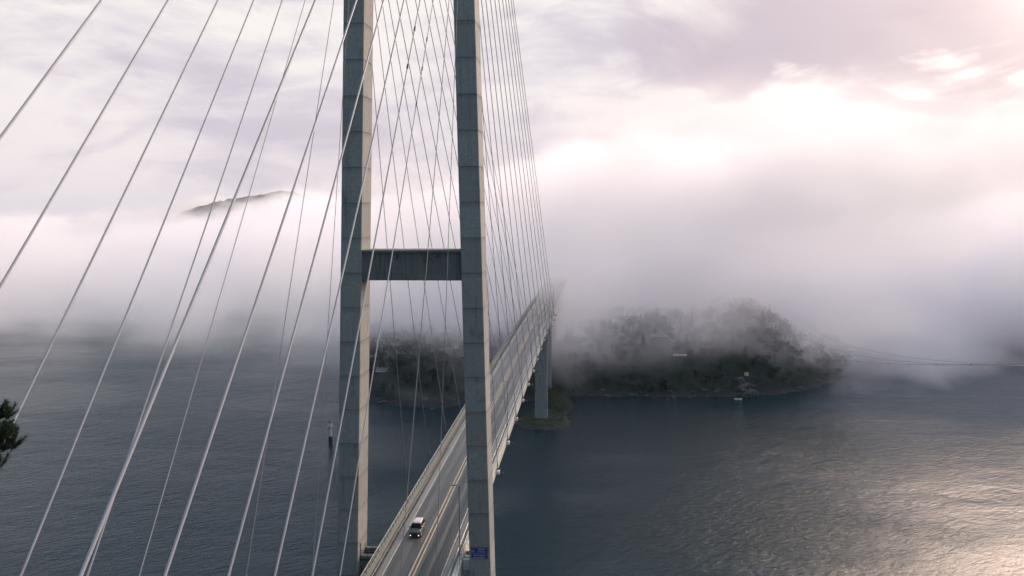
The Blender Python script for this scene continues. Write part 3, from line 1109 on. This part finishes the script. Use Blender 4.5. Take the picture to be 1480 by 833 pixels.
ny = 389.0
sz = land_at(116.6, ny)
nb = thing('notice_board', 'pale yellow board on two posts at the rocky tip of the headland', 'notice board', (116.6, ny, sz))
MB().box(115.5, 117.9, ny-.06, ny+.06, -45.1, -43.0).build('board', mat_plain('pale_yellow_board', (0.50, 0.48, 0.24), 0.6), nb)
mb = MB()
for a in (115.9, 117.5):
    mb.box(a-.08, a+.08, ny+.062, ny+.2, min(sz, -46)-3, -43.2)
mb.build('post', M['darksteel'], nb)

bx2, by2 = 109.5, 373.0
bt = thing('rowing_boat', 'tiny white rowing boat moored at the foot of the headland rocks', 'boat', (bx2, by2, WATER_Z))
mb = MB()
rings = []
for f, w, h in ((-1.0, .75, .62), (-.5, .85, .58), (0.2, .82, .6), (.75, .5, .72), (1.0, .05, .85)):
    rings.append([(bx2+2.2*f, by2-w, WATER_Z+h), (bx2+2.2*f, by2-w*.7, WATER_Z-.1), (bx2+2.2*f, by2+w*.7, WATER_Z-.1), (bx2+2.2*f, by2+w, WATER_Z+h),
                  (bx2+2.2*f, by2+w*.85, WATER_Z+h), (bx2+2.2*f, by2+w*.6, WATER_Z+.12), (bx2+2.2*f, by2-w*.6, WATER_Z+.12), (bx2+2.2*f, by2-w*.85, WATER_Z+h)])
mb.loft(rings)
mb.build('hull', M['whitepaint'], bt)
mb = MB()
for f in (-.5, .2):
    mb.box(bx2+2.2*f-.15, bx2+2.2*f+.15, by2-.5, by2+.5, WATER_Z+.34, WATER_Z+.39)
mb.build('thwart', M['steel'], bt)

bhz = land_at(-101, 381)
bh = thing('boathouse', 'low shed with a pale roof edge on the dark wooded shore between the tower legs', 'shed', (-101, 381, bhz))
MB().box(-104.2, -97.6, 380, 385, min(bhz, -44)-3, -43.6).build('wall', wallm, bh)
mb = MB()
mb.loft([[(-104.6, yy, zz) for yy, zz in ((379.4, -43.75), (382.5, -42.0), (385.6, -43.6), (385.6, -43.4), (382.5, -41.7), (379.4, -43.45))],
         [(-97.2, yy, zz) for yy, zz in ((379.4, -43.75), (382.5, -42.0), (385.6, -43.6), (385.6, -43.4), (382.5, -41.7), (379.4, -43.45))]])
mb.build('roof', roofm, bh)
MB().box(-104.6, -97.2, 379.30, 379.39, -43.85, -43.42).build('fascia', M['whitepaint'], bh)

# ------------------------------------------------------------------ power lines over the fjord
def curve_pts(P0, P1, sag, k=48):
    pts = []
    for i in range(k+1):
        f = i/k
        q = Vector(P0).lerp(Vector(P1), f)
        q.z -= sag*4*f*(1-f)
        pts.append(q)
    return pts


def power_pole(px, py, ptop, ground, label):
    pz = ground-.5
    t = thing('power_pole', label, 'power pole', (px, py, pz), 'wooden power poles')
    for a in (-4.5, 4.5):
        MB().tube([(px+a, py, pz-1.5), (px+a, py, ptop+.5)], [.20, .14], 8).build('pole', bark, t, smooth=True)
    MB().box(px-11.3, px+11.3, py-.14, py+.14, ptop+.2, ptop+.5).build('cross_arm', M['steel'], t)
    for a in (-10.6, 0, 10.6):
        MB().lathe([(.04, 0), (.10, .05), (.05, .12), (.10, .19), (.04, .26)], (px+a, py, ptop-.07), 8).build('insulator', M['darksteel'], t)
    return t


bark = mat_plain('grey_brown_bark', (0.07, 0.06, 0.05), 0.9)
L0 = Vector((138.0, 493.4, -14.0))
LD = Vector((-67.86, -536.4, 53.1))
LF = 1.2
Lend = L0+LD*LF+Vector((0, 0, 12.353*4*LF*(LF-1)))
power_pole(L0.x+10.6, L0.y, L0.z, land_at(L0.x+10.6, L0.y), 'wooden power pole on the headland ridge, lost in the fog')
power_pole(Lend.x+10.6, Lend.y, Lend.z, float(hill_h(np.array([Lend.x+10.6]), np.array([Lend.y]))[0]), 'wooden power pole on the near hillside beside the viewpoint')
wm = mat_plain('power_line_aluminium', (0.45, 0.44, 0.44), 0.5, 0.2, 0.05)
line_labels = ['lowest of the three sagging power lines right of the headland', 'middle of the three sagging power lines right of the headland', 'uppermost of the three sagging power lines right of the headland']
for k in range(3):
    pts = []
    for i in range(81):
        f = LF*i/80
        pts.append(L0+LD*f+Vector((10.6*(k-0), 0, -12.353*4*f*(1-f)))-Vector((0, 0, 0)))
    off = Vector((0, 0, 0))
    ln = MB().tube([q+off for q in pts], .05, 6).build('power_line', wm)
    tag(ln, line_labels[k], 'power line', 'power lines over the fjord')
    if k == 0:
        for i in range(30, 66, 2):
            q = pts[i]+off
            MB().lathe([(.03, -.11), (.09, -.07), (.11, 0), (.09, .07), (.03, .11)], q, 8).build('marker_ball', M['darksteel'], ln, smooth=True)


# ------------------------------------------------------------------ vegetation
def crown_faces(n, fn, size, rg):
    """n leaf clumps (bent quads) at points given by fn"""
    P = fn(n)
    a = rg.normal(size=(n, 3)); a /= np.linalg.norm(a, axis=1)[:, None]
    b = np.cross(a, rg.normal(size=(n, 3))); b /= np.linalg.norm(b, axis=1)[:, None]
    sz = size*rg.uniform(.5, 1.3, (n, 1))
    V = np.stack([P-a*sz, P-b*sz*.6, P+a*sz, P+b*sz*.6], 1).reshape(-1, 3)
    F = np.arange(n*4).reshape(n, 4)
    return V, F


def tree_points(kind, h, r, rg):
    def fn(n):
        if kind == 0:        # spruce: layered cone
            t = rg.uniform(0, 1, n)**1.35
            t = np.clip(np.round(t*9)/9 + rg.normal(0, .03, n), 0, 1)
            rad = r*(1-t)**.9*np.sqrt(rg.uniform(.12, 1, n))
            a = rg.uniform(0, 2*np.pi, n)
            return np.stack([rad*np.cos(a), rad*np.sin(a), h*(.12+.88*t)-rad*.25], -1)
        k = 7                # broadleaf or pine: several uneven lobes
        c = np.stack([rg.normal(0, r*.42, k), rg.normal(0, r*.42, k), h*rg.uniform(.45, .85, k)], -1)
        i = rg.integers(0, k, n)
        d = rg.normal(size=(n, 3)); d /= np.linalg.norm(d, axis=1)[:, None]
        return c[i]+d*(r*.5*rg.uniform(.35, 1, (n, 1)))*np.array([1, 1, .8])
    return fn


rg = np.random.default_rng(11)
forest_mat = mat_leaf('dark_forest_foliage', (0.008, 0.018, 0.020), (0.024, 0.038, 0.036), 0.12)
bark = mat_plain('grey_brown_bark', (0.07, 0.06, 0.05), 0.9)
Vs, Fs, nb_ = [], [], 0
count = 0
while count < 1150:
    x = rg.uniform(-150, 232); y = rg.uniform(332, 520)
    d = y-np.interp(x, SHX, SHY)
    if d < 4 or (abs(x) < 9 and y > 330) or (d < 26 and x > -45 and x < 10):
        continue
    if abs(x-67) < 9 and y < 415 and y > 385: continue
    if abs(x-78) < 7 and 384 < y < 402: continue
    if abs(x-116) < 6 and y < 395: continue
    if abs(x+101) < 6 and y < 388: continue
    z = land_at(x, y)
    if z < WATER_Z+1.0: continue
    low = np.clip(d/30, .35, 1)
    kind = 0 if rg.random() < .22 else 1
    h = rg.uniform(6, 12.5)*low
    r = h*(.27 if kind == 0 else .44)
    V, F = crown_faces(105, tree_points(kind, h, r, rg), .8, rg)
    Vs.append(V+np.array([x, y, z])); Fs.append(F+nb_); nb_ += len(V)
    # trunk as a slim four-sided prism
    w = .12+.012*h
    T = np.array([(-w, -w, -.5), (w, -w, -.5), (w, w, -.5), (-w, w, -.5), (-w*.4, -w*.4, h*.8), (w*.4, -w*.4, h*.8), (w*.4, w*.4, h*.8), (-w*.4, w*.4, h*.8)])+np.array([x, y, z])
    Fs.append(np.array([(0, 1, 5, 4), (1, 2, 6, 5), (2, 3, 7, 6), (3, 0, 4, 7)])+nb_); Vs.append(T); nb_ += 8
    count += 1
me = np_mesh('forest', np.concatenate(Vs), np.concatenate(Fs))
tag(link('forest', me, forest_mat), kind='stuff')

# low scrub on the shore and the islet
Vs, Fs, nb_ = [], [], 0
for i in range(1500):
    if i < 1000:
        x = rg.uniform(-135, 205); y = np.interp(x, SHX, SHY)+rg.uniform(1, 26)
        z = land_at(x, y)
    else:
        x = rg.uniform(-13, 16); y = rg.uniform(296, 368)
        z = float(islet_h(np.array([x]), np.array([y]))[0])
        if abs(x) < 4 and abs(y-311) < 3: continue
        if abs(x) < 4 and abs(y-356) < 3: continue
    if z < WATER_Z+1.3: continue
    s = rg.uniform(.3, 1.1) if i < 1000 else rg.uniform(.15, .5)
    if i >= 1000 and y > 328: s = rg.uniform(.5, 1.6)
    V, F = crown_faces(16, lambda n: rg.normal(size=(n, 3))*np.array([s, s, s*.6])+np.array([0, 0, s*.6]), .32*max(s, .5), rg)
    Vs.append(V+np.array([x, y, z])); Fs.append(F+nb_); nb_ += len(V)
me = np_mesh('shore_scrub', np.concatenate(Vs), np.concatenate(Fs))
tag(link('shore_scrub', me, mat_leaf('scrub_foliage', (0.018, 0.026, 0.019), (0.05, 0.056, 0.034), 0.3)), kind='stuff')


def one_tree(x, y, h, r, kind, name, label, n_=900):
    z = land_at(x, y)-.3
    t = thing(name, label, 'tree', (x, y, z), 'single trees standing out on the headland')
    MB().tube([(x, y, z-.5), (x+.15, y, z+h*.4), (x, y+.1, z+h*.93)], [.32, .22, .05], 8).build('trunk', bark, t)
    V, F = crown_faces(n_, tree_points(kind, h, r, rg), .5, rg)
    link('crown', np_mesh('crown', V+np.array([x, y, z]), F), forest_mat, t)


one_tree(121.5, 430, 14, 5.6, 1, 'broadleaf_tree', 'broad dark tree crowning the highest point of the headland')
one_tree(111.5, 432, 12, 4.6, 1, 'broadleaf_tree', 'round dark tree just left of the tallest tree on the headland ridge')
one_tree(133, 430, 12, 3.0, 0, 'spruce_tree', 'pointed spruce right of the tallest tree, beside the power lines')
one_tree(89, 418, 15, 4.8, 1, 'broadleaf_tree', 'large dark tree right behind the white-gabled house')
one_tree(84, 414, 13, 3.2, 0, 'spruce_tree', 'dark spruce close to the right of the white-gabled house')
one_tree(57, 408, 10, 2.6, 0, 'spruce_tree', 'dark spruce close to the left of the white-gabled house')

# shore rocks
rock_mat = mat_plain('grey_shore_rock', (0.06, 0.062, 0.064), 0.9, 0, .5, .8)
Vs, Fs, nb_ = [], [], 0
ico = bmesh.new()
bmesh.ops.create_icosphere(ico, subdivisions=2, radius=1)
IV = np.array([v.co[:] for v in ico.verts]); IF = np.array([[v.index for v in f.verts] for f in ico.faces])
ico.free()
for i in range(420):
    if i < 260:
        x = rg.uniform(-120, 205); y = np.interp(x, SHX, SHY)+rg.uniform(-6, 9)
        z = land_at(x, y); big = rg.uniform(.4, 1.6)
    elif i < 380:
        a = rg.uniform(0, 2*np.pi); x, y = 1+13.4*math.cos(a), 310+15.8*math.sin(a)
        z = float(islet_h(np.array([x]), np.array([y]))[0]); big = rg.uniform(.3, .9)
    else:
        x = rg.uniform(112, 121); y = rg.uniform(380, 389); z = land_at(x, y)+rg.uniform(0, 4); big = rg.uniform(1.2, 2.6)
    if z < WATER_Z-1.2 or z > WATER_Z+(3.2 if i < 380 else 12): continue
    d = 1+.35*rg.normal(size=(len(IV), 1))*.6
    V = IV*d*big*np.array([rg.uniform(.8, 1.5), rg.uniform(.7, 1.2), rg.uniform(.45, .8)])
    Vs.append(V+np.array([x, y, z])); Fs.append(IF+nb_); nb_ += len(V)
me = np_mesh('shore_rocks', np.concatenate(Vs), np.concatenate(Fs))
tag(link('shore_rocks', me, rock_mat), kind='stuff')

# ------------------------------------------------------------------ pines on the near hillside
def needle_shoots(shoots, nper, length, width, rg):
    """bottle-brush shoots: list of (base, tip)"""
    V = []
    for b, e in shoots:
        b = np.array(b); e = np.array(e)
        ax = e-b; L = np.linalg.norm(ax); ax = ax/L
        o1 = np.cross(ax, [0.3, 0.2, 0.9]); o1 /= np.linalg.norm(o1); o2 = np.cross(ax, o1)
        t = rg.uniform(0, 1, nper); a = rg.uniform(0, 2*np.pi, nper)
        rad = np.cos(a)[:, None]*o1+np.sin(a)[:, None]*o2
        dirs = ax*rg.uniform(.55, 1.0, (nper, 1))+rad*rg.uniform(.45, .8, (nper, 1))
        dirs /= np.linalg.norm(dirs, axis=1)[:, None]
        p = b+ax*(t*L)[:, None]
        side = np.cross(dirs, rg.normal(size=(nper, 3))); side /= np.linalg.norm(side, axis=1)[:, None]
        ln = length*rg.uniform(.7, 1.15, (nper, 1))
        V.append(np.stack([p-side*width, p+side*width, p+dirs*ln], 1).reshape(-1, 3))
    V = np.concatenate(V)
    return V, np.arange(len(V)).reshape(-1, 3)


needle_mat = mat_leaf('pine_needles', (0.022, 0.040, 0.024), (0.060, 0.085, 0.040), 6.0)


def pine(x, y, ztop, label, boughs, crown_from):
    zg = float(hill_h(np.array([x]), np.array([y]))[0])-.3
    t = thing('pine_tree', label, 'tree', (x, y, zg))
    MB().tube([(x, y, zg), (x+.05, y, zg+(ztop-zg)*.5), (x, y, ztop-.25)], [.02+.013*(ztop-zg), .012*(ztop-zg), .02], 10).build('trunk', bark, t, smooth=True)
    tb = MB(); shoots = []
    for (z0, tip, k) in boughs:
        b = Vector((x, y, z0)); e = Vector(tip)
        mid = b.lerp(e, .55)+Vector((0, 0, -.05*(e-b).length))
        rr = .012+.012*(e-b).length
        tb.tube([b, mid, e], [rr, rr*.7, .006], 6)
        d = (e-b).normalized()
        for j in range(k):
            f = 1-.62*(j/max(k-1, 1))**1.1
            p = b.lerp(e, f)
            v = Vector((rg.normal(0, .42), rg.normal(0, .42), rg.uniform(.45, 1.1)))+d*.35
            v.normalize()
            ln = rg.uniform(.12, .24)
            q = p+Vector((rg.normal(0, .03), rg.normal(0, .03), rg.normal(0, .03)))
            tb.tube([p, q+v*ln], [.006, .003], 4, False)
            shoots.append((q, q+v*ln))
    shoots.append(((x, y, ztop-.4), (x, y, ztop)))
    tb.build('branches', bark, t)
    V, F = needle_shoots(shoots, 110, .065, .0026, rg)
    link('needles', np_mesh('needles', V, F), needle_mat, t)


bl = []
PX, PY = 18.55, -121.9
for tip, k in (((20.12, -121.95, 52.04), 60), ((20.16, -122.05, 51.86), 60), ((20.10, -121.85, 51.66), 60), ((20.02, -122.0, 51.46), 50), ((19.92, -122.0, 51.26), 34),
               ((19.98, -122.2, 52.0), 50), ((20.0, -121.7, 51.75), 50), ((19.96, -122.15, 51.55), 50), ((19.9, -122.1, 51.9), 50), ((19.84, -121.95, 51.35), 36)):
    tip = (tip[0]-.17+rg.normal(0, .03), tip[1]+rg.normal(0, .08), tip[2]-.15+rg.normal(0, .03))
    bl.append((tip[2]-.40, tip, k))
for i in range(34):
    a = rg.uniform(.5, 2*math.pi-.5)
    z0 = rg.uniform(46.5, 52.6)
    L = (53.4-z0)*.32+.25
    if math.cos(a) > -.2: L *= .2
    bl.append((z0, (PX+L*math.cos(a), PY+L*math.sin(a), z0+.25+L*.12), 16))
pine(PX, PY, 53.3, 'dark green pine whose bough reaches into the photo from its left edge', bl, 46)
bl = []
QX, QY, QZ = 21.187, -123.2, 50.47
for i in range(20):
    a = i*2.4; z0 = QZ-.35-.13*i; L = .2+.06*i
    bl.append((z0, (QX+L*math.cos(a), QY+L*math.sin(a), z0+.18), 8))
pine(QX, QY, QZ, 'young pine whose leader just shows at the lower left edge of the photo', bl, 47)
